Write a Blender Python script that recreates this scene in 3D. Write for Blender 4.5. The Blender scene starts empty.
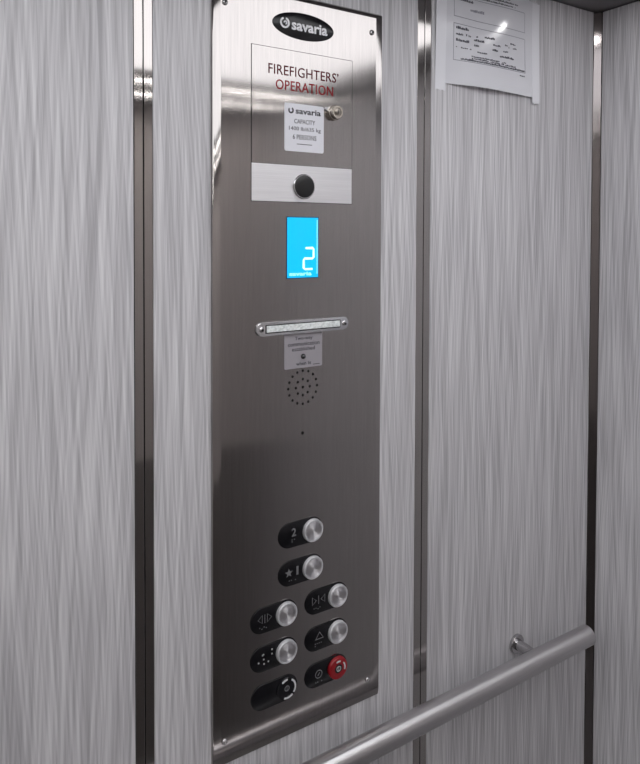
import bpy, bmesh, math, random
from mathutils import Vector, Matrix
random.seed(4)
S = bpy.context.scene
C = S.collection
PI = math.pi
H = 1.6                      # eye height above the cab floor
CEIL = H + 0.388
YB = 0.72                    # front face of the laminate on the back wall
XR = 1.0225                   # front face of the laminate on the right wall
XL, YF = -0.42, -0.50
FACE = YB - 0.0045           # front face of the control panel

# ------------------------------------------------------------------ helpers
def link(name, me, mat=None, parent=None):
    o = bpy.data.objects.new(name, me)
    C.objects.link(o)
    if mat is not None and me is not None:
        for m in (mat if isinstance(mat, (list, tuple)) else [mat]):
            me.materials.append(m)
    if parent is not None:
        o.parent = parent
        if parent.type == 'EMPTY' or parent.location.length > 0:
            o.matrix_parent_inverse = Matrix.Translation(-parent.location)
    return o

def build(name, bm, mat, parent=None, smooth=None, bevel=0, loc=None):
    bmesh.ops.recalc_face_normals(bm, faces=bm.faces)
    if loc is not None:
        bmesh.ops.translate(bm, vec=-Vector(loc), verts=bm.verts)
    me = bpy.data.meshes.new(name)
    bm.to_mesh(me); bm.free()
    if smooth is not None:
        me.polygons.foreach_set('use_smooth', [True] * len(me.polygons))
        me.set_sharp_from_angle(angle=math.radians(smooth))
    o = link(name, me, mat, parent)
    if loc is not None:
        o.location = loc
        if parent is not None:
            o.location = Vector(loc)
    if bevel:
        md = o.modifiers.new('bevel', 'BEVEL'); md.width = bevel; md.segments = 2; md.limit_method = 'ANGLE'
    return o

def box(bm, x0, x1, y0, y1, z0, z1):
    r = bmesh.ops.create_cube(bm, size=1)
    for v in r['verts']:
        v.co = Vector((x0 + (v.co.x + .5) * (x1 - x0), y0 + (v.co.y + .5) * (y1 - y0), z0 + (v.co.z + .5) * (z1 - z0)))
    return r['verts']

def outline_prism(bm, pts, y0, y1, chamfer=0.0):
    """pts (x,z) closed outline; back at y1, front at y0 (towards the room, smaller y)."""
    cx = sum(p[0] for p in pts) / len(pts); cz = sum(p[1] for p in pts) / len(pts)
    rings = []
    levels = [(y1, 0)]
    if chamfer:
        levels += [(y0 + chamfer, 0), (y0 + chamfer * .3, chamfer * .3), (y0, chamfer)]
    else:
        levels += [(y0, 0)]
    for y, ins in levels:
        ring = []
        for x, z in pts:
            d = Vector((cx - x, cz - z)); L = d.length or 1
            ring.append(bm.verts.new((x + d.x / L * ins, y, z + d.y / L * ins)))
        rings.append(ring)
    n = len(pts)
    for a, b in zip(rings[:-1], rings[1:]):
        for i in range(n):
            bm.faces.new((a[i], a[(i + 1) % n], b[(i + 1) % n], b[i]))
    bm.faces.new(rings[0]); bm.faces.new(rings[-1])

def circle_pts(cx, cz, r, n=40, rz=None):
    rz = r if rz is None else rz
    return [(cx + r * math.cos(2 * PI * i / n), cz + rz * math.sin(2 * PI * i / n)) for i in range(n)]

def pill_pts(xa, xb, cz, r, n=18):
    p = []
    for i in range(n + 1):
        a = -PI / 2 + PI * i / n; p.append((xb + r * math.cos(a), cz + r * math.sin(a)))
    for i in range(n + 1):
        a = PI / 2 + PI * i / n; p.append((xa + r * math.cos(a), cz + r * math.sin(a)))
    return p

def rrect_pts(x0, x1, z0, z1, r, n=5):
    p = []
    for cx, cz, a0 in ((x1 - r, z0 + r, -PI / 2), (x1 - r, z1 - r, 0), (x0 + r, z1 - r, PI / 2), (x0 + r, z0 + r, PI)):
        for i in range(n + 1):
            a = a0 + PI / 2 * i / n; p.append((cx + r * math.cos(a), cz + r * math.sin(a)))
    return p

def lathe_y(bm, cx, cz, prof, n=40, mat_idx=None):
    """revolve profile [(radius, y)] about the y axis through (cx, cz)."""
    rings = []
    for r, y in prof:
        if r < 1e-6:
            rings.append([bm.verts.new((cx, y, cz))])
        else:
            rings.append([bm.verts.new((cx + r * math.cos(2 * PI * i / n), y, cz + r * math.sin(2 * PI * i / n))) for i in range(n)])
    for a, b in zip(rings[:-1], rings[1:]):
        for i in range(n):
            j = (i + 1) % n
            if len(a) == 1 and len(b) == 1: continue
            if len(a) == 1: bm.faces.new((a[0], b[j], b[i]))
            elif len(b) == 1: bm.faces.new((a[i], a[j], b[0]))
            else: bm.faces.new((a[i], a[j], b[j], b[i]))
    if len(rings[0]) > 1: bm.faces.new(rings[0])

def ring_arc(bm, cx, cz, r0, r1, y0, y1, a0, a1, n=12):
    pts = [(cx + r1 * math.cos(a0 + (a1 - a0) * i / n), cz + r1 * math.sin(a0 + (a1 - a0) * i / n)) for i in range(n + 1)]
    pts2 = [(cx + r0 * math.cos(a0 + (a1 - a0) * i / n), cz + r0 * math.sin(a0 + (a1 - a0) * i / n)) for i in range(n + 1)]
    A = [[bm.verts.new((x, y, z)) for x, z in pts] for y in (y0, y1)]
    B = [[bm.verts.new((x, y, z)) for x, z in pts2] for y in (y0, y1)]
    for i in range(n):
        bm.faces.new((A[0][i], A[0][i + 1], B[0][i + 1], B[0][i])); bm.faces.new((A[1][i], A[1][i + 1], B[1][i + 1], B[1][i]))
        bm.faces.new((A[0][i], A[0][i + 1], A[1][i + 1], A[1][i])); bm.faces.new((B[0][i], B[0][i + 1], B[1][i + 1], B[1][i]))
    for k in (0, n):
        if abs(abs(a1 - a0) - 2 * PI) > 1e-4:
            bm.faces.new((A[0][k], B[0][k], B[1][k], A[1][k]))

def add_text(bm, s, x0, x1, z0, z1, y, depth=0.00015, bold=0.0, space=1.0):
    """letters of s fitted to the box x0..x1, z0..z1, facing the room."""
    cu = bpy.data.curves.new('lettering', 'FONT'); cu.body = s; cu.size = 1
    cu.extrude = 0.01; cu.offset = bold; cu.space_character = space; cu.resolution_u = 3
    ob = bpy.data.objects.new('lettering', cu); C.objects.link(ob)
    dg = bpy.context.evaluated_depsgraph_get()
    me = bpy.data.meshes.new_from_object(ob.evaluated_get(dg))
    bpy.data.objects.remove(ob); bpy.data.curves.remove(cu)
    xs = [v.co.x for v in me.vertices]; ys = [v.co.y for v in me.vertices]
    ax, bx, ay, by = min(xs), max(xs), min(ys), max(ys)
    for v in me.vertices:
        u = (v.co.x - ax) / (bx - ax); w = (v.co.y - ay) / (by - ay)
        v.co = Vector((x0 + u * (x1 - x0), y - depth if v.co.z > 0 else y + depth * .5, z0 + w * (z1 - z0)))
    bm.from_mesh(me); bpy.data.meshes.remove(me)

def stroke(bm, pts, w, y, depth=0.0002, closed=False):
    """flat raised stroke through (x,z) points."""
    n = len(pts); L = []; R = []
    for i, (x, z) in enumerate(pts):
        a = Vector(pts[(i - 1) % n if closed else max(i - 1, 0)]); b = Vector(pts[(i + 1) % n if closed else min(i + 1, n - 1)])
        d = (b - a).normalized(); nx, nz = -d.y * w / 2, d.x * w / 2
        if closed or 0 < i < n - 1:
            e = (Vector(pts[(i + 1) % n]) - Vector((x, z))).normalized()
            k = 1 / max(.5, abs(d.dot(e))); nx *= k; nz *= k
        L.append((x + nx, z + nz)); R.append((x - nx, z - nz))
    rng = range(n if closed else n - 1)
    V = [[bm.verts.new((p[0], yy, p[1])) for p in q] for q in (L, R) for yy in (y - depth, y)]
    for i in rng:
        j = (i + 1) % n
        bm.faces.new((V[0][i], V[0][j], V[2][j], V[2][i])); bm.faces.new((V[1][i], V[1][j], V[3][j], V[3][i]))
        bm.faces.new((V[0][i], V[0][j], V[1][j], V[1][i])); bm.faces.new((V[2][i], V[2][j], V[3][j], V[3][i]))

def empty(name, loc, label=None, cat=None, group=None, kind=None):
    o = bpy.data.objects.new(name, None); C.objects.link(o); o.location = loc; o.empty_display_size = .03
    tag(o, label, cat, group, kind); return o
def tag(o, label=None, cat=None, group=None, kind=None):
    if label: o['label'] = label
    if cat: o['category'] = cat
    if group: o['group'] = group
    if kind: o['kind'] = kind
    return o

# ------------------------------------------------------------------ materials
def mat(name, col, rough=.5, metal=0, emit=None, estr=0, spec=None, coat=0):
    m = bpy.data.materials.new(name); m.use_nodes = True
    b = m.node_tree.nodes['Principled BSDF']
    b.inputs['Base Color'].default_value = (*col, 1); b.inputs['Roughness'].default_value = rough
    b.inputs['Metallic'].default_value = metal
    if spec is not None: b.inputs['Specular IOR Level'].default_value = spec
    if coat: b.inputs['Coat Weight'].default_value = coat
    if emit: b.inputs['Emission Color'].default_value = (*emit, 1); b.inputs['Emission Strength'].default_value = estr
    return m
def nodes(m):
    nt = m.node_tree; return nt, nt.nodes, nt.links, nt.nodes['Principled BSDF']

def brushed(name, col, rough, scale=(60, 60, 900), amt=.12, ramt=.08, bump=.0, metal=1.0):
    m = mat(name, col, rough, metal); nt, N, L, b = nodes(m)
    tc = N.new('ShaderNodeTexCoord'); mp = N.new('ShaderNodeMapping'); mp.inputs['Scale'].default_value = scale
    nz = N.new('ShaderNodeTexNoise'); nz.inputs['Scale'].default_value = 1; nz.inputs['Detail'].default_value = 4
    L.new(tc.outputs['Object'], mp.inputs[0]); L.new(mp.outputs[0], nz.inputs['Vector'])
    mr = N.new('ShaderNodeMapRange'); mr.inputs['From Min'].default_value = .3; mr.inputs['From Max'].default_value = .7
    mr.inputs['To Min'].default_value = 1 - amt; mr.inputs['To Max'].default_value = 1 + amt
    L.new(nz.outputs[0], mr.inputs[0])
    vm = N.new('ShaderNodeVectorMath'); vm.operation = 'SCALE'; vm.inputs[0].default_value = col
    L.new(mr.outputs[0], vm.inputs['Scale']); L.new(vm.outputs[0], b.inputs['Base Color'])
    r = N.new('ShaderNodeMapRange'); r.inputs['From Min'].default_value = .3; r.inputs['From Max'].default_value = .7
    r.inputs['To Min'].default_value = rough - ramt * .5; r.inputs['To Max'].default_value = rough + ramt * .5
    L.new(nz.outputs[0], r.inputs[0]); L.new(r.outputs[0], b.inputs['Roughness'])
    if bump:
        bp = N.new('ShaderNodeBump'); bp.inputs['Strength'].default_value = bump; bp.inputs['Distance'].default_value = .0002
        L.new(nz.outputs[0], bp.inputs['Height']); L.new(bp.outputs[0], b.inputs['Normal'])
    return m

def laminate(name, seed):
    """silver-lilac straw-grain laminate: long thin vertical strands, light and dark, crossing at small angles."""
    m = mat(name, (.4, .4, .42), .42, 0, spec=.35); nt, N, L, b = nodes(m)
    tc = N.new('ShaderNodeTexCoord')
    sp = N.new('ShaderNodeSeparateXYZ'); L.new(tc.outputs['Object'], sp.inputs[0])
    su = N.new('ShaderNodeMath'); su.operation = 'ADD'; L.new(sp.outputs[0], su.inputs[0]); L.new(sp.outputs[1], su.inputs[1])
    cb = N.new('ShaderNodeCombineXYZ'); L.new(su.outputs[0], cb.inputs[0]); L.new(sp.outputs[2], cb.inputs[2]); cb.inputs[1].default_value = seed
    def layer(sx, sz, slant, off, detail=3, rough=.6, wx=10, wz=1.5, wamp=.006):
        wm = N.new('ShaderNodeMapping'); wm.inputs['Scale'].default_value = (wx, 1, wz); wm.inputs['Location'].default_value = (off, off * 2, off)
        wn = N.new('ShaderNodeTexNoise'); wn.inputs['Scale'].default_value = 1; wn.inputs['Detail'].default_value = 1
        L.new(cb.outputs[0], wm.inputs[0]); L.new(wm.outputs[0], wn.inputs['Vector'])
        s1 = N.new('ShaderNodeMath'); s1.operation = 'SUBTRACT'; s1.inputs[1].default_value = .5; L.new(wn.outputs[0], s1.inputs[0])
        s2 = N.new('ShaderNodeMath'); s2.operation = 'MULTIPLY'; s2.inputs[1].default_value = wamp * 4; L.new(s1.outputs[0], s2.inputs[0])
        sl = N.new('ShaderNodeMath'); sl.operation = 'MULTIPLY_ADD'; sl.inputs[1].default_value = slant
        L.new(sp.outputs[2], sl.inputs[0]); L.new(s2.outputs[0], sl.inputs[2])
        c = N.new('ShaderNodeCombineXYZ'); L.new(sl.outputs[0], c.inputs[0])
        ad = N.new('ShaderNodeVectorMath'); L.new(cb.outputs[0], ad.inputs[0]); L.new(c.outputs[0], ad.inputs[1])
        mp = N.new('ShaderNodeMapping'); mp.inputs['Scale'].default_value = (sx, 1, sz); mp.inputs['Location'].default_value = (off * 3, off, off)
        L.new(ad.outputs[0], mp.inputs[0])
        nz = N.new('ShaderNodeTexNoise'); nz.inputs['Scale'].default_value = 1; nz.inputs['Detail'].default_value = detail; nz.inputs['Roughness'].default_value = rough
        L.new(mp.outputs[0], nz.inputs['Vector']); return nz.outputs[0]
    a = layer(340, 5, .05, seed + 1.3, 2, .45); c2 = layer(310, 5.5, -.04, seed + 7.7, 2, .45); d = layer(130, 2.5, .0, seed + 4.1, 1); e = layer(16, 1.4, 0, seed + 11, 2)
    def comb(x, wx, y, wy):
        n1 = N.new('ShaderNodeMath'); n1.operation = 'MULTIPLY'; n1.inputs[1].default_value = wx; L.new(x, n1.inputs[0])
        n2 = N.new('ShaderNodeMath'); n2.operation = 'MULTIPLY_ADD'; n2.inputs[1].default_value = wy; L.new(y, n2.inputs[0]); L.new(n1.outputs[0], n2.inputs[2]); return n2.outputs[0]
    t1 = comb(a, .43, c2, .43); t2 = comb(d, .10, e, .04)
    s = N.new('ShaderNodeMath'); L.new(t1, s.inputs[0]); L.new(t2, s.inputs[1])
    cr = N.new('ShaderNodeValToRGB'); el = cr.color_ramp.elements
    el[0].position = .37; el[0].color = (.45, .44, .465, 1)
    el[1].position = .645; el[1].color = (.80, .79, .815, 1)
    x = el.new(.5); x.color = (.62, .608, .635, 1)
    L.new(s.outputs[0], cr.inputs[0]); L.new(cr.outputs[0], b.inputs['Base Color'])
    bp = N.new('ShaderNodeBump'); bp.inputs['Strength'].default_value = .25; bp.inputs['Distance'].default_value = .0004
    L.new(s.outputs[0], bp.inputs['Height']); L.new(bp.outputs[0], b.inputs['Normal'])
    return m

LAM = laminate('silver straw laminate', 0.0)
LAMR = laminate('silver straw laminate side', 3.0)
STEEL = brushed('brushed stainless face', (.385, .362, .355), .125, (700, 30, 18), .05, .01)
DOORSTEEL = brushed('brushed stainless door', (.385, .362, .355), .125, (700, 30, 18), .05, .01)
STRIP = brushed('crosswise brushed stainless', (.80, .79, .81), .52, (14, 30, 900), .05, .05)
TRIM = brushed('trim stainless', (.42, .395, .385), .095, (900, 900, 10), .04, .0)
CTRIM = brushed('corner trim', (.22, .20, .20), .13, (900, 900, 10), .05, .03)
RAILM = brushed('handrail stainless', (.66, .645, .655), .30, (12, 700, 700), .04, .01)
RAILM.node_tree.nodes['Principled BSDF'].inputs['Anisotropic'].default_value = .9
RAILM.node_tree.nodes['Principled BSDF'].inputs['Anisotropic Rotation'].default_value = .25
_t = RAILM.node_tree.nodes.new('ShaderNodeTangent'); _t.direction_type = 'RADIAL'; _t.axis = 'X'
RAILM.node_tree.links.new(_t.outputs[0], RAILM.node_tree.nodes['Principled BSDF'].inputs['Tangent'])
POSTM = mat('polished bracket steel', (.50, .49, .50), .16, 1)
SCREW = mat('polished screw steel', (.62, .61, .62), .18, 1)
CAPM = mat('button rim steel', (.76, .76, .79), .42, .55)
DARK = mat('dark gap', (.012, .011, .012), .6)
BLACK = mat('black gloss plastic', (.006, .006, .008), .22, spec=.4)
BLACKM = mat('black dome', (.008, .008, .009), .3)
WHITE = mat('white label', (.80, .80, .86), .45)
GREYL = mat('grey indicator label', (.36, .34, .37), .5)
INK = mat('dark ink', (.035, .035, .045), .6)
REDINK = mat('red ink', (.30, .022, .03), .8, spec=.1)
REDINK_REFL = mat('red ink with reflection tone', (.11, .018, .024), .8, spec=.1)  # same red ink, the darker reflection over it put into the colour
ENGR = mat('pale engraved marks', (.20, .20, .21), .5)
ENGRB = mat('bright engraved marks', (.55, .55, .55), .5)
LOGOW = mat('white logo lettering', (.85, .85, .88), .4)
CYAN = mat('lit cyan screen', (.0, .1, .15), .3, emit=(.0, .50, 1.0), estr=1.0)
SCRW = mat('lit white digits', (.5, .8, .9), .3, emit=(.62, .93, 1.0), estr=.95)
SCRT = mat('lit pale marks', (.3, .7, .8), .3, emit=(.30, .85, .95), estr=.9)
BEZ = mat('screen edge', (.02, .07, .14), .4)
REDC = mat('red button', (.30, .004, .010), .25, coat=.5)
RINGW = mat('white ring segments', (.72, .72, .74), .35)
PAPER = mat('glossy sheet', (.80, .80, .85), .14, spec=.6)
TAPE = mat('clear tape on paper', (.88, .88, .93), .2, spec=.5)
PINK = mat('printed marks', (.12, .12, .15), .6)
PINKF = mat('faint printed marks', (.34, .34, .40), .6)
LENSF = brushed('frosted lens', (.86, .90, .90), .35, (260, 30, 400), .22, .1, metal=0)
CLEAR = mat('lens surround', (.62, .62, .64), .22, .85)

def vertical_brush(m, aniso):
    # vertical polishing grooves: reflections smear sideways
    nt, N, L, b = nodes(m); b.inputs['Anisotropic'].default_value = aniso
    c = N.new('ShaderNodeCombineXYZ'); c.inputs[0].default_value = 1; L.new(c.outputs[0], b.inputs['Tangent'])
for m_ in (STEEL, DOORSTEEL, TRIM): vertical_brush(m_, 1.0)
# spun (circular-brushed) cap face: anisotropic, tangent about the cap's own axis
def spun():
    m = mat('spun steel cap', (.92, .91, .94), .42, 1); nt, N, L, b = nodes(m)
    b.inputs['Anisotropic'].default_value = 1.0
    tc = N.new('ShaderNodeTexCoord'); vm = N.new('ShaderNodeVectorMath'); vm.operation = 'MULTIPLY'; vm.inputs[1].default_value = (1, 0, 1)
    nm = N.new('ShaderNodeVectorMath'); nm.operation = 'NORMALIZE'
    L.new(tc.outputs['Object'], vm.inputs[0]); L.new(vm.outputs[0], nm.inputs[0]); L.new(nm.outputs[0], b.inputs['Tangent']); return m
SPUN = spun()
CEILM = brushed('ceiling panel', (.20, .19, .20), .38, (30, 400, 30), .05, .05, metal=.3)
FLOORM = mat('vinyl floor', (.34, .33, .33), .4)
nt, N, L, b = nodes(FLOORM)
nz = N.new('ShaderNodeTexNoise'); nz.inputs['Scale'].default_value = 90
cr = N.new('ShaderNodeValToRGB'); cr.color_ramp.elements[0].color = (.18, .175, .175, 1); cr.color_ramp.elements[1].color = (.34, .33, .33, 1)
L.new(nz.outputs[0], cr.inputs[0]); L.new(cr.outputs[0], b.inputs['Base Color'])
FRONTM = brushed('front wall', (.56, .52, .505), .45, (300, 300, 8), .08, .05, metal=.0)
LOWERM = brushed('added dark panel for reflections', (.24, .222, .216), .45, (300, 300, 8), .08, .05, metal=.0)  # dark tone for the added panel mirrored in the lower steel
LIGHTM = mat('light diffuser', (.8, .8, .8), .5, emit=(.97, .98, 1.0), estr=2.0)
SLOTM = mat('slot diffuser', (.8, .8, .8), .5, emit=(1, .99, .97), estr=29)

# ------------------------------------------------------------------ the cab
def slab(name, x0, x1, y0, y1, z0, z1, m, parent=None, kind='structure', bevel=0):
    bm = bmesh.new(); box(bm, x0, x1, y0, y1, z0, z1)
    o = build(name, bm, m, parent, bevel=bevel)
    if parent is None: o['kind'] = kind
    return o

T1 = (.2126, .2229, .2335)     # left edge, groove, right edge
T2 = (.6163, .6295, .6416)
wb = slab('wall_back', XL, XR + .03, YB + .0045, YB + .03, 0, CEIL, DARK)
for x0, x1 in ((XL + .002, T1[0] - .0012), (T1[2], T2[0] - .0012), (T2[2], 1.0115)):
    slab('wall_panel', x0, x1, YB, YB + .0045, .0005, CEIL - .002, LAM, wb, bevel=.0004)
def trim(name, t):
    bm = bmesh.new()
    for a, c in ((t[0], t[1] - .0006), (t[1] + .0006, t[2] - .0002)):
        box(bm, a, c, YB + .0012, YB + .0045, .001, CEIL - .002)
    o = build(name, bm, TRIM, bevel=.0004); o['kind'] = 'structure'
trim('trim_1', T1); trim('trim_2', T2)
# corner post: chamfered cover strip
bm = bmesh.new()
pr = [(1.0130, YB + .0002), (XR - .0003, YB - .0090), (XR + .004, YB - .0090), (XR + .004, YB + .0044), (1.0130, YB + .0044)]
lo = [bm.verts.new((x, y, .001)) for x, y in pr]; hi = [bm.verts.new((x, y, CEIL - .002)) for x, y in pr]
bm.faces.new(lo); bm.faces.new(hi)
for i in range(5): bm.faces.new((lo[i], lo[(i + 1) % 5], hi[(i + 1) % 5], hi[i]))
o = build('trim_3', bm, CTRIM, bevel=.0006); o['kind'] = 'structure'
wr = slab('wall_right', XR + .0045, XR + .03, YF, YB, 0, CEIL, DARK)
slab('wall_panel', XR, XR + .0045, YF + .02, YB - .0100, .0005, CEIL - .002, LAMR, wr, bevel=.0004)
DX0, DX1 = -.42, .62            # unseen doorway in the left end, opened to let hallway light in
slab('wall_left', XL - .03, XL, DX1, YB, 0, CEIL, LAM)
HALLM = mat('hall paint', (.78, .78, .77), .6)
HX = XL - 1.9  # unseen hallway, added so that its light reaches the lower walls
slab('wall_hall_end', HX - .05, HX, -1.6, 1.8, 0, 2.5, HALLM)
slab('wall_hall_front', HX, XL - .03, -1.65, -1.6, 0, 2.5, HALLM)
slab('wall_hall_back', HX, XL - .03, 1.8, 1.85, 0, 2.5, HALLM)
slab('wall_landing', XL - .031, XL - .03, YB + .03, 1.8, 0, 2.5, HALLM)
slab('wall_landing_front', XL - .031, XL - .03, -1.6, YF - .03, 0, 2.5, HALLM)
slab('wall_header', XL - .031, XL - .03, YF - .03, YB + .03, CEIL + .03, 2.5, HALLM)
slab('ceiling_hall', HX, XL - .03, -1.6, 1.8, 2.5, 2.55, HALLM)
slab('floor_hall', HX, XL - .03, -1.6, 1.8, -.03, 0, FLOORM)
wf = slab('wall_front', XL, XR, YF - .03, YF, 0, CEIL, FRONTM)
slab('added_dark_panel', XL, XR - .001, YF, YF + .006, .001, .92, LOWERM, wf)  # unseen, added to darken what the lower steel reflects
slab('floor', XL - .03, XR + .03, YF - .03, YB + .03, -.03, 0, FLOORM)
slab('ceiling', XL - .03, XR + .03, YF - .03, YB + .03, CEIL, CEIL + .03, CEILM)

def lamp(name, x0, x1, y0, y1, m, label, group=None):
    e = empty(name, ((x0 + x1) / 2, (y0 + y1) / 2, CEIL), label, 'ceiling light', group)
    bm = bmesh.new(); f = .004
    box(bm, x0 - f, x0, y0 - f, y1 + f, CEIL - .003, CEIL); box(bm, x1, x1 + f, y0 - f, y1 + f, CEIL - .003, CEIL)
    box(bm, x0, x1, y0 - f, y0, CEIL - .003, CEIL); box(bm, x0, x1, y1, y1 + f, CEIL - .003, CEIL)
    build('light_frame', bm, CEILM, e)
    bm = bmesh.new(); box(bm, x0, x1, y0, y1, CEIL - .002, CEIL); build('diffuser', bm, m, e)
lamp('ceiling_light', -.30, .90, -.09, .52, LIGHTM, 'broad white luminous panel in the lift ceiling above the control panel')
lamp('slot_light', -.05, 1.0, -.206, -.194, SLOTM, 'narrow lit slot in the ceiling just beside the broad luminous panel')
lamp('slot_light', -.05, 1.0, -.366, -.354, SLOTM, 'thinnest lit slot in the ceiling nearest the front wall')

HALL_FILL = mat('added hall fill light', (.8, .8, .8), .5, emit=(1, .98, .97), estr=2.6)  # added fill light, evens out the falloff down the walls
e = empty('hall_fill_light', (XL - .95, .1, 2.5), 'added unseen ceiling light in the hallway, filling the cab through the doorway', 'ceiling light')
bm = bmesh.new(); box(bm, XL - 1.55, XL - .35, -.5, .7, 2.48, 2.5); build('light_frame', bm, CEILM, e)
bm = bmesh.new(); box(bm, XL - 1.53, XL - .37, -.48, .68, 2.472, 2.481); build('diffuser', bm, HALL_FILL, e)
PUCK = mat('spot lamp lens', (.8, .8, .8), .3, emit=(1, .99, .98), estr=45)
for px, py, pz, lab in ((.915, .585, 0, 'small round spot lamp in the ceiling close to the far corner'),):
    e = empty('spot_lamp', (px, py, CEIL), lab, 'ceiling light')
    for nm, ra, rb, za, zb, mm in (('lamp_ring', .022, .024, pz, pz + .004, SCREW), ('lamp_lens', .011, .011, pz + .003, pz + .005, PUCK)):
        bm = bmesh.new(); r_ = bmesh.ops.create_cone(bm, cap_ends=True, segments=28, radius1=ra, radius2=rb, depth=zb - za)
        for v in r_['verts']: v.co += Vector((px, py, CEIL - (za + zb) / 2))
        build(nm, bm, mm, e)

# ------------------------------------------------------------------ control panel
CPX, CPZ = .4256, H - .17
cp = empty('control_panel', (CPX, YB, CPZ), 'tall brushed stainless lift control panel with round buttons and blue floor display', 'control panel')
x0, x1, z0, z1 = .3019, .5493, H - .6392, H + .2982
# (side inset, top inset, bottom inset, height above wall)
lv = list(zip((0, 0, .0001, .0002, .0003, .0006, .0020, .0105, .0112), (0, 0, .0008, .0020, .0030, .0045, .0055, .0066, .0072),
              (0, 0, .0020, .0060, .0100, .0150, .0200, .0260, .0267), (0, .0012, .0021, .0030, .0036, .0040, .0043, .0045, .0045)))
bm = bmesh.new(); rings = []
for s, t, b_, h in lv:
    rings.append([bm.verts.new(c) for c in ((x0 + s, YB - h, z0 + b_), (x1 - s, YB - h, z0 + b_), (x1 - s, YB - h, z1 - t), (x0 + s, YB - h, z1 - t))])
for a, b_ in zip(rings[:-1], rings[1:]):
    for i in range(4): bm.faces.new((a[i], a[(i + 1) % 4], b_[(i + 1) % 4], b_[i]))
bm.faces.new(rings[0]); bm.faces.new(rings[-1])
face = build('face_plate', bm, STEEL, cp, smooth=25)
# drilled holes: loudspeaker grille and microphone
SPX, SPZ = .4249, H - .1940
holes = [(SPX, SPZ, .0017)]
holes += [(SPX + .0103 * math.cos(2 * PI * (i + .5 * 0) / 8), SPZ + .0103 * math.sin(2 * PI * i / 8), .0017) for i in range(8)]
holes += [(SPX + .0212 * math.cos(2 * PI * i / 16), SPZ + .0212 * math.sin(2 * PI * i / 16), .0017) for i in range(16)]
MIC = (.4247, H - .2527, .0021)
bm = bmesh.new()
for hx, hz, r in holes + [MIC]:
    lathe_y(bm, hx, hz, [(r, YB - .0020), (r, YB - .02), (0, YB - .02)], 14)
cut = build('cutter', bm, DARK)
md = face.modifiers.new('holes', 'BOOLEAN'); md.operation = 'DIFFERENCE'; md.object = cut; md.solver = 'EXACT'
bpy.context.view_layer.update()
me = bpy.data.meshes.new_from_object(face.evaluated_get(bpy.context.evaluated_depsgraph_get()))
face.modifiers.clear(); face.data = me; bpy.data.objects.remove(cut)
bm = bmesh.new()
for hx, hz, r in holes: lathe_y(bm, hx, hz, [(r * .99, YB - .0019), (r * .99, YB - .0030), (0, YB - .0030)], 14)
build('speaker_grille', bm, DARK, cp)
bm = bmesh.new(); lathe_y(bm, MIC[0], MIC[1], [(MIC[2] * .99, YB - .0019), (MIC[2] * .99, YB - .0030), (0, YB - .0030)], 14)
build('microphone_hole', bm, DARK, cp)

# corner screws
for sx, sz in ((.3178, .2712), (.5310, .2710), (.5295, -.6100), (.3172, -.6085)):
    bm = bmesh.new()
    lathe_y(bm, sx, H + sz, [(.0036, FACE + .0002), (.0036, FACE - .0006), (.0031, FACE - .0016), (.0019, FACE - .0023), (.0015, FACE - .0024), (.0014, FACE - .0012), (0, FACE - .0012)], 24)
    sc = build('screw', bm, SCREW, cp, smooth=40)
    if sz > 0: 
        bm = bmesh.new(); lathe_y(bm, sx, H + sz, [(.0013, FACE - .0011), (.0013, FACE - .0018), (0, FACE - .0018)], 6)
        build('socket', bm, DARK, sc)

# oval brand badge
LX, LZ = .4250, H + .2603
bm = bmesh.new(); outline_prism(bm, circle_pts(LX, LZ, .0445, 56, .0166), FACE - .0010, FACE + .0002, .0004)
badge = build('logo_badge', bm, BLACK, cp, smooth=40)
yb = FACE - .0011
bm = bmesh.new()
add_text(bm, 'savaria', LX - .0180, LX + .0345, LZ - .0062, LZ + .0066, yb, bold=.028)
ring_arc(bm, LX - .0277, LZ + .0008, .0044, .0068, yb - .0002, yb + .0001, PI * .62, PI * 2.42, 22)
ring_arc(bm, LX - .0268, LZ + .0010, .0008, .0026, yb - .0002, yb + .0001, -PI * .5, PI * 1.1, 14)
build('logo_lettering', bm, LOGOW, badge)

# firefighters' cabinet door
dx0, dx1, dz0, dz1, ds = .3524, .4989, H + .0409, H + .2281, H + .0869
bm = bmesh.new(); g = .0007; box(bm, dx0 - g, dx1 + g, FACE - .0003, FACE + .0003, dz0 - g, dz1 + g)
build('door_gap', bm, DARK, cp)
bm = bmesh.new(); box(bm, dx0, dx1, FACE - .0006, FACE - .0002, ds, dz1)
door = build('access_door', bm, DOORSTEEL, cp); door['label'] = 'small flush cabinet door with red lettering'
yd = FACE - .0007
bm = bmesh.new(); box(bm, dx0, dx1, FACE - .0006, FACE - .0002, dz0, ds - .0004)
strip = build('camera_strip', bm, STRIP, cp); strip['label'] = 'lighter brushed strip around the camera lens'
bm = bmesh.new(); add_text(bm, 'FIREFIGHTERS\u2019', .3748, .4772, H + .1965, H + .2088, yd, bold=.004, space=1.05); build('lettering', bm, REDINK_REFL, door)
bm = bmesh.new(); add_text(bm, 'OPERATION', .3850, .4690, H + .1785, H + .1908, yd, bold=.004, space=1.05); build('lettering', bm, REDINK, door)
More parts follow.
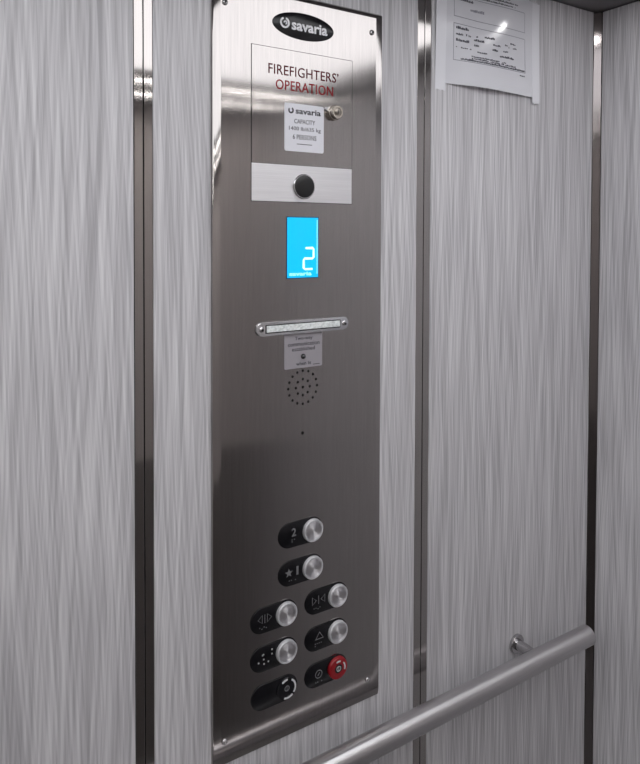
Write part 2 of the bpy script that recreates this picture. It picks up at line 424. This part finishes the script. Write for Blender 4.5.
# capacity label
bm = bmesh.new(); outline_prism(bm, rrect_pts(.3972, .4548, H + .1040, H + .1635, .0025), FACE - .0009, FACE - .0006)
cl = build('capacity_label', bm, WHITE, cp); cl['label'] = 'white capacity sticker with dark lettering'
yl = FACE - .0010
bm = bmesh.new()
add_text(bm, 'savaria', .4130, .4500, H + .1510, H + .1580, yl, bold=.022)
ring_arc(bm, .4063, H + .1546, .0020, .0040, yl - .0001, yl, -PI * 1.25, PI * .35, 16)
add_text(bm, 'CAPACITY', .4110, .4415, H + .1390, H + .1445, yl)
add_text(bm, '1400 lb/635 kg', .4035, .4500, H + .1288, H + .1350, yl)
add_text(bm, '6 PERSONS', .4090, .4435, H + .1193, H + .1252, yl)
add_text(bm, '________', .4150, .4370, H + .1130, H + .1138, yl)
build('lettering', bm, INK, cl)
# cam lock
KX, KZ = .4700, H + .1575
bm = bmesh.new(); lathe_y(bm, KX, KZ, [(.0098, FACE - .0006), (.0098, FACE - .0045), (.0090, FACE - .0055), (.0088, FACE - .0095), (.0080, FACE - .0105), (.0056, FACE - .0105), (.0052, FACE - .0095), (0, FACE - .0095)], 32)
lk = build('cam_lock', bm, mat('nickel lock', (.55, .50, .44), .25, 1), cp, smooth=35)
bm = bmesh.new(); lathe_y(bm, KX, KZ, [(.0044, FACE - .0094), (.0044, FACE - .0108), (.0038, FACE - .0112), (0, FACE - .0112)], 24)
build('lock_cylinder', bm, mat('lock barrel', (.30, .27, .24), .3, 1), lk, smooth=35)
bm = bmesh.new(); box(bm, KX - .0005, KX + .0005, FACE - .0115, FACE - .0111, KZ - .0026, KZ + .0026); build('keyhole', bm, DARK, lk)
bm = bmesh.new(); outline_prism(bm, [(KX - .0030, KZ + .0070), (KX - .0150, KZ + .0062), (KX - .0152, KZ + .0030), (KX - .0060, KZ - .0004)], FACE - .0035, FACE - .0008); build('lock_tab', bm, SCREW, lk)
# camera lens
bm = bmesh.new(); lathe_y(bm, .4252, H + .0605, [(.0158, FACE - .0005), (.0158, FACE - .0022), (.0150, FACE - .0030), (.0142, FACE - .0030), (.0140, FACE - .0008), (0, FACE - .0008)], 44)
rg = build('lens_ring', bm, SCREW, cp, smooth=35)
bm = bmesh.new(); lathe_y(bm, .4252, H + .0605, [(.0139, FACE - .0008), (.0139, FACE - .0026), (.0120, FACE - .0032), (.006, FACE - .0034), (0, FACE - .0035)], 44)
build('camera_lens', bm, BLACKM, cp, smooth=45)
# floor display
bm = bmesh.new(); box(bm, .4006, .4477, FACE - .0004, FACE + .0002, H - .0555, H + .0226); build('display_bezel', bm, BEZ, cp)
bm = bmesh.new(); box(bm, .4017, .4467, FACE - .0008, FACE - .0003, H - .0542, H + .0214)
dp = build('display', bm, CYAN, cp); dp['label'] = 'glowing blue floor display reading 2'
ys = FACE - .0009
bm = bmesh.new()
stroke(bm, [(.4280, H - .0170), (.4385, H - .0170), (.4400, H - .0185), (.4400, H - .0285), (.4385, H - .0302), (.4270, H - .0302), (.4253, H - .0318), (.4253, H - .0422), (.4268, H - .0437), (.4385, H - .0437)], .0026, ys)
build('display_digit', bm, SCRW, dp)
bm = bmesh.new(); add_text(bm, 'savaria', .4045, .4370, H - .0518, H - .0470, ys, bold=.03)
build('display_lettering', bm, SCRT, dp)
bm = bmesh.new(); box(bm, .4448, .4456, ys - .0001, ys + .0001, H - .0500, H + .0190); build('display_edge', bm, SCRT, dp)
# emergency light bar
BZ = H - .1160
bm = bmesh.new(); outline_prism(bm, pill_pts(.3660, .4850, BZ, .0086), FACE - .0030, FACE + .0002, .0012)
eb = build('emergency_light', bm, CLEAR, cp, smooth=35)
bm = bmesh.new(); box(bm, .3700, .4800, FACE - .0034, FACE - .0028, BZ - .0052, BZ + .0052); build('light_gasket', bm, DARK, eb)
bm = bmesh.new(); box(bm, .3712, .4788, FACE - .0044, FACE - .0030, BZ - .0040, BZ + .0040); build('light_lens', bm, LENSF, eb, bevel=.0006)
for ex in (.3645, .4865):
    bm = bmesh.new(); lathe_y(bm, ex, BZ, [(.0032, FACE - .0029), (.0032, FACE - .0036), (.0022, FACE - .0044), (.0010, FACE - .0044), (.0009, FACE - .0036), (0, FACE - .0036)], 20)
    build('light_screw', bm, SCREW, eb, smooth=40)
    bm = bmesh.new(); lathe_y(bm, ex + .0008, BZ - .0010, [(.0016, FACE - .0040), (.0016, FACE - .0046), (0, FACE - .0046)], 12); build('screw_socket', bm, DARK, eb)
# indicator label under the light
bm = bmesh.new(); outline_prism(bm, rrect_pts(.3978, .4538, H - .1690, H - .1240, .0018), FACE - .0003, FACE + .0002)
il = build('indicator_label', bm, GREYL, cp); il['label'] = 'grey two-way communication sticker'
yi = FACE - .0004; bm = bmesh.new()
add_text(bm, 'Two-way', .4130, .4390, H - .1345, H - .1288, yi)
add_text(bm, 'communication', .4030, .4495, H - .1408, H - .1358, yi)
add_text(bm, 'established', .4090, .4425, H - .1470, H - .1422, yi)
add_text(bm, 'when lit', .4150, .4372, H - .1655, H - .1610, yi)
add_text(bm, '_____', .4400, .4500, H - .1663, H - .1656, yi)
build('lettering', bm, INK, il)
bm = bmesh.new(); lathe_y(bm, .4252, H - .1545, [(.0034, FACE - .0003), (.0034, FACE - .0012), (.0024, FACE - .0030), (.0010, FACE - .0038), (0, FACE - .0040)], 20)
build('indicator_lamp', bm, mat('smoked lamp', (.02, .02, .022), .08, coat=1), cp, smooth=50)

# push buttons: pill shaped black plate > cap, rim, marks
def mark_star(bm, x, z, r, y):
    p = [(x + (r if k % 2 == 0 else r * .42) * math.sin(PI * k / 5), z + (r if k % 2 == 0 else r * .42) * math.cos(PI * k / 5)) for k in range(10)]
    outline_prism(bm, p, y - .0002, y)
def tri(bm, pts, y, w=.0006): stroke(bm, pts, w, y, closed=True)
def dots(bm, lst, r, y):
    for x, z in lst: outline_prism(bm, circle_pts(x, z, r, 8), y - .0003, y)
PR = .0160
def button(bx, bz, kind, label):
    cz = H + bz
    yp = FACE - .0012
    lc = bx - .0335
    bm = bmesh.new(); outline_prism(bm, pill_pts(lc, bx, cz, PR), yp, FACE + .0002, .0005)
    pl = build('push_button', bm, BLACK, cp, smooth=35); pl['label'] = label
    ym = yp - .00005
    if kind not in ('key',):
        pass
    if kind == 'red':
        bm = bmesh.new(); lathe_y(bm, bx, cz, [(.0146, yp), (.0146, yp - .0030), (.0138, yp - .0042), (.0112, yp - .0046), (.0060, yp - .0042), (0, yp - .0041)], 48)
        c = build('button_cap', bm, REDC, pl, smooth=40); c['label'] = 'red cap'
    elif kind == 'key':
        bm = bmesh.new(); lathe_y(bm, bx, cz, [(.0142, yp), (.0142, yp - .0012), (.0134, yp - .0020), (.0100, yp - .0020), (.0092, yp - .0012), (0, yp - .0012)], 48)
        build('button_cap', bm, BLACK, pl, smooth=35)
    else:
        bm = bmesh.new(); lathe_y(bm, bx, cz, [(.0145, yp), (.0145, yp - .0038), (.0138, yp - .0048), (.0120, yp - .0048), (.0117, yp - .0043), (.0117, yp - .0020), (0, yp - .0020)], 56)
        build('button_rim', bm, CAPM, pl, smooth=35)
        loc = Vector((bx, yp - .0044, cz))
        bm = bmesh.new(); lathe_y(bm, bx, cz, [(.0117, yp - .0042), (.0117, yp - .0045), (.0080, yp - .00415), (.0040, yp - .0039), (0, yp - .0038)], 56)
        bmesh.ops.translate(bm, vec=-loc, verts=bm.verts)
        bmesh.ops.recalc_face_normals(bm, faces=bm.faces)
        me = bpy.data.meshes.new('button_cap'); bm.to_mesh(me); bm.free()
        me.polygons.foreach_set('use_smooth', [True] * len(me.polygons)); me.set_sharp_from_angle(angle=math.radians(40))
        c = bpy.data.objects.new('button_cap', me); C.objects.link(c); me.materials.append(SPUN); c.parent = pl; c.location = loc
    if kind in ('red', 'key'):
        r0, r1 = (.0088, .0106) if kind == 'red' else (.0106, .0128)
        yr = yp - (.0047 if kind == 'red' else .0021)
        bm = bmesh.new()
        for a0, a1 in (((75, 112), (-20, 40)) if kind == 'red' else ((88, 128), (-38, 58), (-112, -50))):
            ring_arc(bm, bx, cz, r0, r1, yr - .0003, yr + .0006, math.radians(a0), math.radians(a1), 12)
        build('ring_marks', bm, RINGW, pl)
        if kind == 'red':
            bm = bmesh.new(); lathe_y(bm, bx, cz, [(.0058, yp - .0038), (.0058, yp - .0045), (0, yp - .0045)], 30)
            build('cap_center', bm, BLACK, pl)
        bm = bmesh.new(); yy = yp - (.0046 if kind == 'red' else .0012)
        ring_arc(bm, bx, cz, .0026, .0036, yy - .0003, yy + .0002, 0, 2 * PI, 18)
        stroke(bm, [(bx, cz + .0035), (bx, cz - .0035)], .0008, yy)
        build('cap_symbol', bm, ENGRB if kind == 'red' else ENGR, pl)
    bm = bmesh.new(); m = ENGR
    if kind == '2':
        add_text(bm, '2', bx - .0305, bx - .0240, cz - .0020, cz + .0085, ym, bold=.02); dots(bm, [(bx - .030, cz - .006), (bx - .030, cz - .0085), (bx - .0265, cz - .0060)], .0007, ym)
    elif kind == '1':
        mark_star(bm, bx - .0345, cz + .0010, .0058, ym); add_text(bm, '1', bx - .0235, bx - .0205, cz - .0040, cz + .0070, ym, bold=.02)
        dots(bm, [(bx - .034, cz - .0090), (bx - .031, cz - .0090), (bx - .0250, cz - .0095)], .0007, ym)
    elif kind == 'close':
        tri(bm, [(bx - .0385, cz + .0070), (bx - .0325, cz + .0020), (bx - .0385, cz - .0030)], ym); stroke(bm, [(bx - .0290, cz + .0075), (bx - .0290, cz - .0035)], .0009, ym)
        tri(bm, [(bx - .0195, cz + .0070), (bx - .0255, cz + .0020), (bx - .0195, cz - .0030)], ym); dots(bm, [(bx - .036, cz - .0080), (bx - .033, cz - .0080), (bx - .030, cz - .0095), (bx - .027, cz - .0080)], .0007, ym)
    elif kind == 'open':
        tri(bm, [(bx - .0335, cz + .0070), (bx - .0395, cz + .0020), (bx - .0335, cz - .0030)], ym); stroke(bm, [(bx - .0300, cz + .0075), (bx - .0300, cz - .0035)], .0009, ym)
        tri(bm, [(bx - .0265, cz + .0070), (bx - .0205, cz + .0020), (bx - .0265, cz - .0030)], ym); dots(bm, [(bx - .037, cz - .0080), (bx - .034, cz - .0100), (bx - .031, cz - .0080), (bx - .028, cz - .0095)], .0007, ym)
    elif kind == 'bell':
        tri(bm, [(bx - .0335, cz - .0010), (bx - .0275, cz + .0075), (bx - .0215, cz - .0010)], ym, .0008); dots(bm, [(bx - .034, cz - .0065), (bx - .031, cz - .0065), (bx - .028, cz - .0065), (bx - .034, cz - .0095), (bx - .025, cz - .0065)], .0007, ym)
    elif kind == 'dots':
        m = ENGRB
        dots(bm, [(bx - .0320, cz + .0055), (bx - .0330, cz + .0050), (bx - .0315, cz - .0005), (bx - .0310, cz - .0062), (bx - .0385, cz - .0030), (bx - .0250, cz - .0050), (bx - .0200, cz + .0085), (bx - .0200, cz + .0030)], .0011, ym)
    elif kind == 'red':
        ring_arc(bm, bx - .0285, cz + .0005, .0046, .0055, ym - .0002, ym, 0, 2 * PI, 24)
        stroke(bm, [(bx - .0300, cz - .0015), (bx - .0270, cz + .0025)], .0009, ym)
        dots(bm, [(bx - .033, cz - .0095), (bx - .030, cz - .0095), (bx - .024, cz - .0095)], .0007, ym)
    else:
        bm.free(); return
    build('button_marks', bm, m, pl)
XA, XB, XC = .4005, .4390, .4780
button(XB, -.3800, '2', 'topmost steel button marked 2')
button(XB, -.4285, '1', 'steel button with a star mark')
button(XC, -.4765, 'close', 'upper right steel button')
button(XA, -.4770, 'open', 'upper left steel button')
button(XC, -.5252, 'bell', 'steel button with a triangular mark')
button(XA, -.5252, 'dots', 'steel button with pale dots')
button(XC, -.5735, 'red', 'red button at lower right')
button(XA + .001, -.5735, 'key', 'black button with broken white ring')

# ------------------------------------------------------------------ handrail
RY, RZ, RR = .6720, H - .6620, .0158
hr = empty('handrail', (.5, YB, RZ), 'round brushed steel handrail running along the panelled wall below the controls', 'handrail')
bm = bmesh.new(); n = 48; xs = [(.05, .0), (.05, RR - .0008), (.0508, RR), (.9492, RR), (.950, RR - .0008), (.950, 0)]
rings = []
for x, r in xs:
    rings.append([bm.verts.new((x, RY, RZ))] if r == 0 else [bm.verts.new((x, RY + r * math.cos(2 * PI * i / n), RZ + r * math.sin(2 * PI * i / n))) for i in range(n)])
for a, b_ in zip(rings[:-1], rings[1:]):
    for i in range(n):
        j = (i + 1) % n
        if len(a) == 1: bm.faces.new((a[0], b_[i], b_[j]))
        elif len(b_) == 1: bm.faces.new((a[i], a[j], b_[0]))
        else: bm.faces.new((a[i], a[j], b_[j], b_[i]))
bmesh.ops.translate(bm, vec=(-.5, -RY, -RZ), verts=bm.verts)
rl = build('rail', bm, RAILM, smooth=35); rl.location = (0, RY - YB, 0); rl.parent = hr
for px in (.8310, .1500):
    bm = bmesh.new(); lathe_y(bm, px, RZ, [(.0088, YB - .004), (.0085, RY + .010), (0, RY + .010)], 32)
    p = build('bracket_post', bm, POSTM, hr, smooth=35)
    bm = bmesh.new(); lathe_y(bm, px, RZ, [(.0150, YB), (.0150, YB - .0038), (.0138, YB - .0050), (.0088, YB - .0050), (0, YB - .0050)], 40)
    build('mounting_disc', bm, POSTM, p, smooth=35)

# ------------------------------------------------------------------ posted notice in a glossy sleeve
NX, NZ = .7595, H + .30
nt_ = empty('posted_notice', (NX, YB, NZ), 'white printed notice taped high on the wall beside the corner', 'notice')
def bulge(x, z):
    u = max(0, min(1, (x - .6655) / (.8525 - .6655))); w = max(0, min(1, (H + .374 - z) / .15))
    return .0012 + .0085 * math.sin(PI * u) * w ** 2.4 + .0011 * math.sin(3.1 * PI * u + 1) * math.sin(4 * w + .6)
def sheet(name, x0, x1, z0f, z1, m, parent, off=0.0, nx=36, nz=24, th=.0003):
    bm = bmesh.new(); G = []
    for k in range(2):
        rows = []
        for j in range(nz + 1):
            row = []
            for i in range(nx + 1):
                x = x0 + (x1 - x0) * i / nx; zb = z0f(x); z = zb + (z1 - zb) * j / nz
                row.append(bm.verts.new((x, YB - bulge(x, z) - off - k * th, z)))
            rows.append(row)
        G.append(rows)
    for k in range(2):
        for j in range(nz):
            for i in range(nx): bm.faces.new((G[k][j][i], G[k][j][i + 1], G[k][j + 1][i + 1], G[k][j + 1][i]))
    for j in range(nz):
        for i in (0, nx): bm.faces.new((G[0][j][i], G[0][j + 1][i], G[1][j + 1][i], G[1][j][i]))
    for i in range(nx):
        for j in (0, nz): bm.faces.new((G[0][j][i], G[0][j][i + 1], G[1][j][i + 1], G[1][j][i]))
    return build(name, bm, m, parent, smooth=50)
ps = sheet('paper_sheet', .6560, .8655, lambda x: H + .2215, H + .374, PAPER, nt_)
random.seed(9)
jag = [random.uniform(-.0012, .0016) for _ in range(60)]
sheet('tape_strip', .6475, .6672, lambda x: H + .2105 + jag[int((x - .64) * 600) % 60], H + .374, TAPE, nt_, .0004, 10, 24)
sheet('tape_strip', .8530, .8700, lambda x: H + .2120 + .25 * max(0, x - .864) + jag[int((x - .84) * 600) % 60], H + .372, TAPE, nt_, .0004, 10, 24)
def pmark(bm, x0, x1, z, h):
    """short dark bar following the sheet's curve."""
    k = max(1, int((x1 - x0) / .006)); prev = None
    for i in range(k + 1):
        x = x0 + (x1 - x0) * i / k
        y = YB - bulge(x, z) - .00055
        cur = (bm.verts.new((x, y, z)), bm.verts.new((x, y, z + h)))
        if prev: bm.faces.new((prev[0], cur[0], cur[1], prev[1]))
        prev = cur
def frame(bm, x0, x1, z0, z1, w=.0009):
    pmark(bm, x0, x1, z0, w); pmark(bm, x0, x1, z1, w)
    for x in (x0, x1):
        n_ = 12
        for i in range(n_):
            za, zb = z0 + (z1 - z0) * i / n_, z0 + (z1 - z0) * (i + 1) / n_ + .0002
            v = [bm.verts.new(c) for c in ((x, YB - bulge(x, za) - .00055, za), (x + w, YB - bulge(x + w, za) - .00055, za), (x + w, YB - bulge(x + w, zb) - .00055, zb), (x, YB - bulge(x, zb) - .00055, zb))]
            bm.faces.new(v)
bm = bmesh.new(); frame(bm, .6810, .8345, H + .2570, H + .3105); frame(bm, .6815, .8345, H + .3210, H + .3520)
build('printed_frame', bm, PINKF, nt_)
bm = bmesh.new(); random.seed(5)
def line(x0, x1, z, h=.0016, dens=.85):
    x = x0
    while x < x1:
        w = random.uniform(.0012, .0038)
        if random.random() < dens + .1: pmark(bm, x, min(x + w, x1), z + random.uniform(-.0003, .0003), h * random.uniform(.9, 1.6))
        x += w + random.uniform(.0001, .0007)
for a in ((.730, .812, H + .3555), (.722, .818, H + .3600), (.740, .800, H + .3650)): line(*a)
build('printed_heading', bm, PINK, nt_); bm = bmesh.new()
line(.693, .722, H + .3460, .0026); line(.686, .712, H + .3035, .0026)
line(.686, .700, H + .2945, .0022); line(.706, .716, H + .2950, .0020, .6); line(.727, .738, H + .2965, .0016, .6)
line(.745, .766, H + .2985, .0022); line(.686, .712, H + .2855, .0026); line(.722, .744, H + .2905, .0022)
line(.762, .778, H + .2895, .0018); line(.784, .794, H + .2930, .0016, .6); line(.800, .812, H + .2970, .0018); line(.796, .815, H + .2910, .0016, .6)
line(.722, .732, H + .2825, .0018); line(.760, .772, H + .2815, .0022); line(.784, .804, H + .2830, .0018, .6)
line(.724, .748, H + .2735, .0018); line(.776, .808, H + .2740, .0022, .9); line(.686, .716, H + .2760, .0012, .4)
line(.716, .790, H + .2655, .0014, .7); line(.716, .812, H + .2625, .0014, .7); line(.695, .834, H + .2590, .0020, .9)
line(.822, .834, H + .2510, .0012, .6)
build('printed_text', bm, PINK, nt_)
bm = bmesh.new(); line(.716, .745, H + .3340, .0030, .9); build('handwriting', bm, PINKF, nt_)

# ------------------------------------------------------------------ camera, world, colour
f, yaw, pitch, roll, cx, cy = 657.52, math.radians(57.807), math.radians(1.3996), math.radians(.1854), 320.18, 250.74
F = Vector((math.cos(yaw), math.sin(yaw), 0)); R = Vector((math.sin(yaw), -math.cos(yaw), 0)); U = Vector((0, 0, 1))
F2 = F * math.cos(pitch) - U * math.sin(pitch); U2 = U * math.cos(pitch) + F * math.sin(pitch)
R3 = R * math.cos(roll) + U2 * math.sin(roll); U3 = U2 * math.cos(roll) - R * math.sin(roll)
cam = bpy.data.cameras.new('camera'); co = bpy.data.objects.new('camera', cam); C.objects.link(co)
M = Matrix((R3, U3, -F2)).transposed().to_4x4(); M.translation = Vector((0, 0, H)); co.matrix_world = M
cam.sensor_fit = 'HORIZONTAL'; cam.sensor_width = 36; cam.lens = f / 640 * 36
cam.shift_x = -(cx - 320) / 640; cam.shift_y = -(382 - cy) / 640; cam.clip_start = .01
S.camera = co
w = bpy.data.worlds.new('world'); S.world = w; w.use_nodes = True
w.node_tree.nodes['Background'].inputs[0].default_value = (.05, .05, .05, 1)
S.view_settings.view_transform = 'Standard'; S.view_settings.look = 'None'; S.view_settings.gamma = 1
S.view_settings.exposure = .16; S.view_settings.use_curve_mapping = False
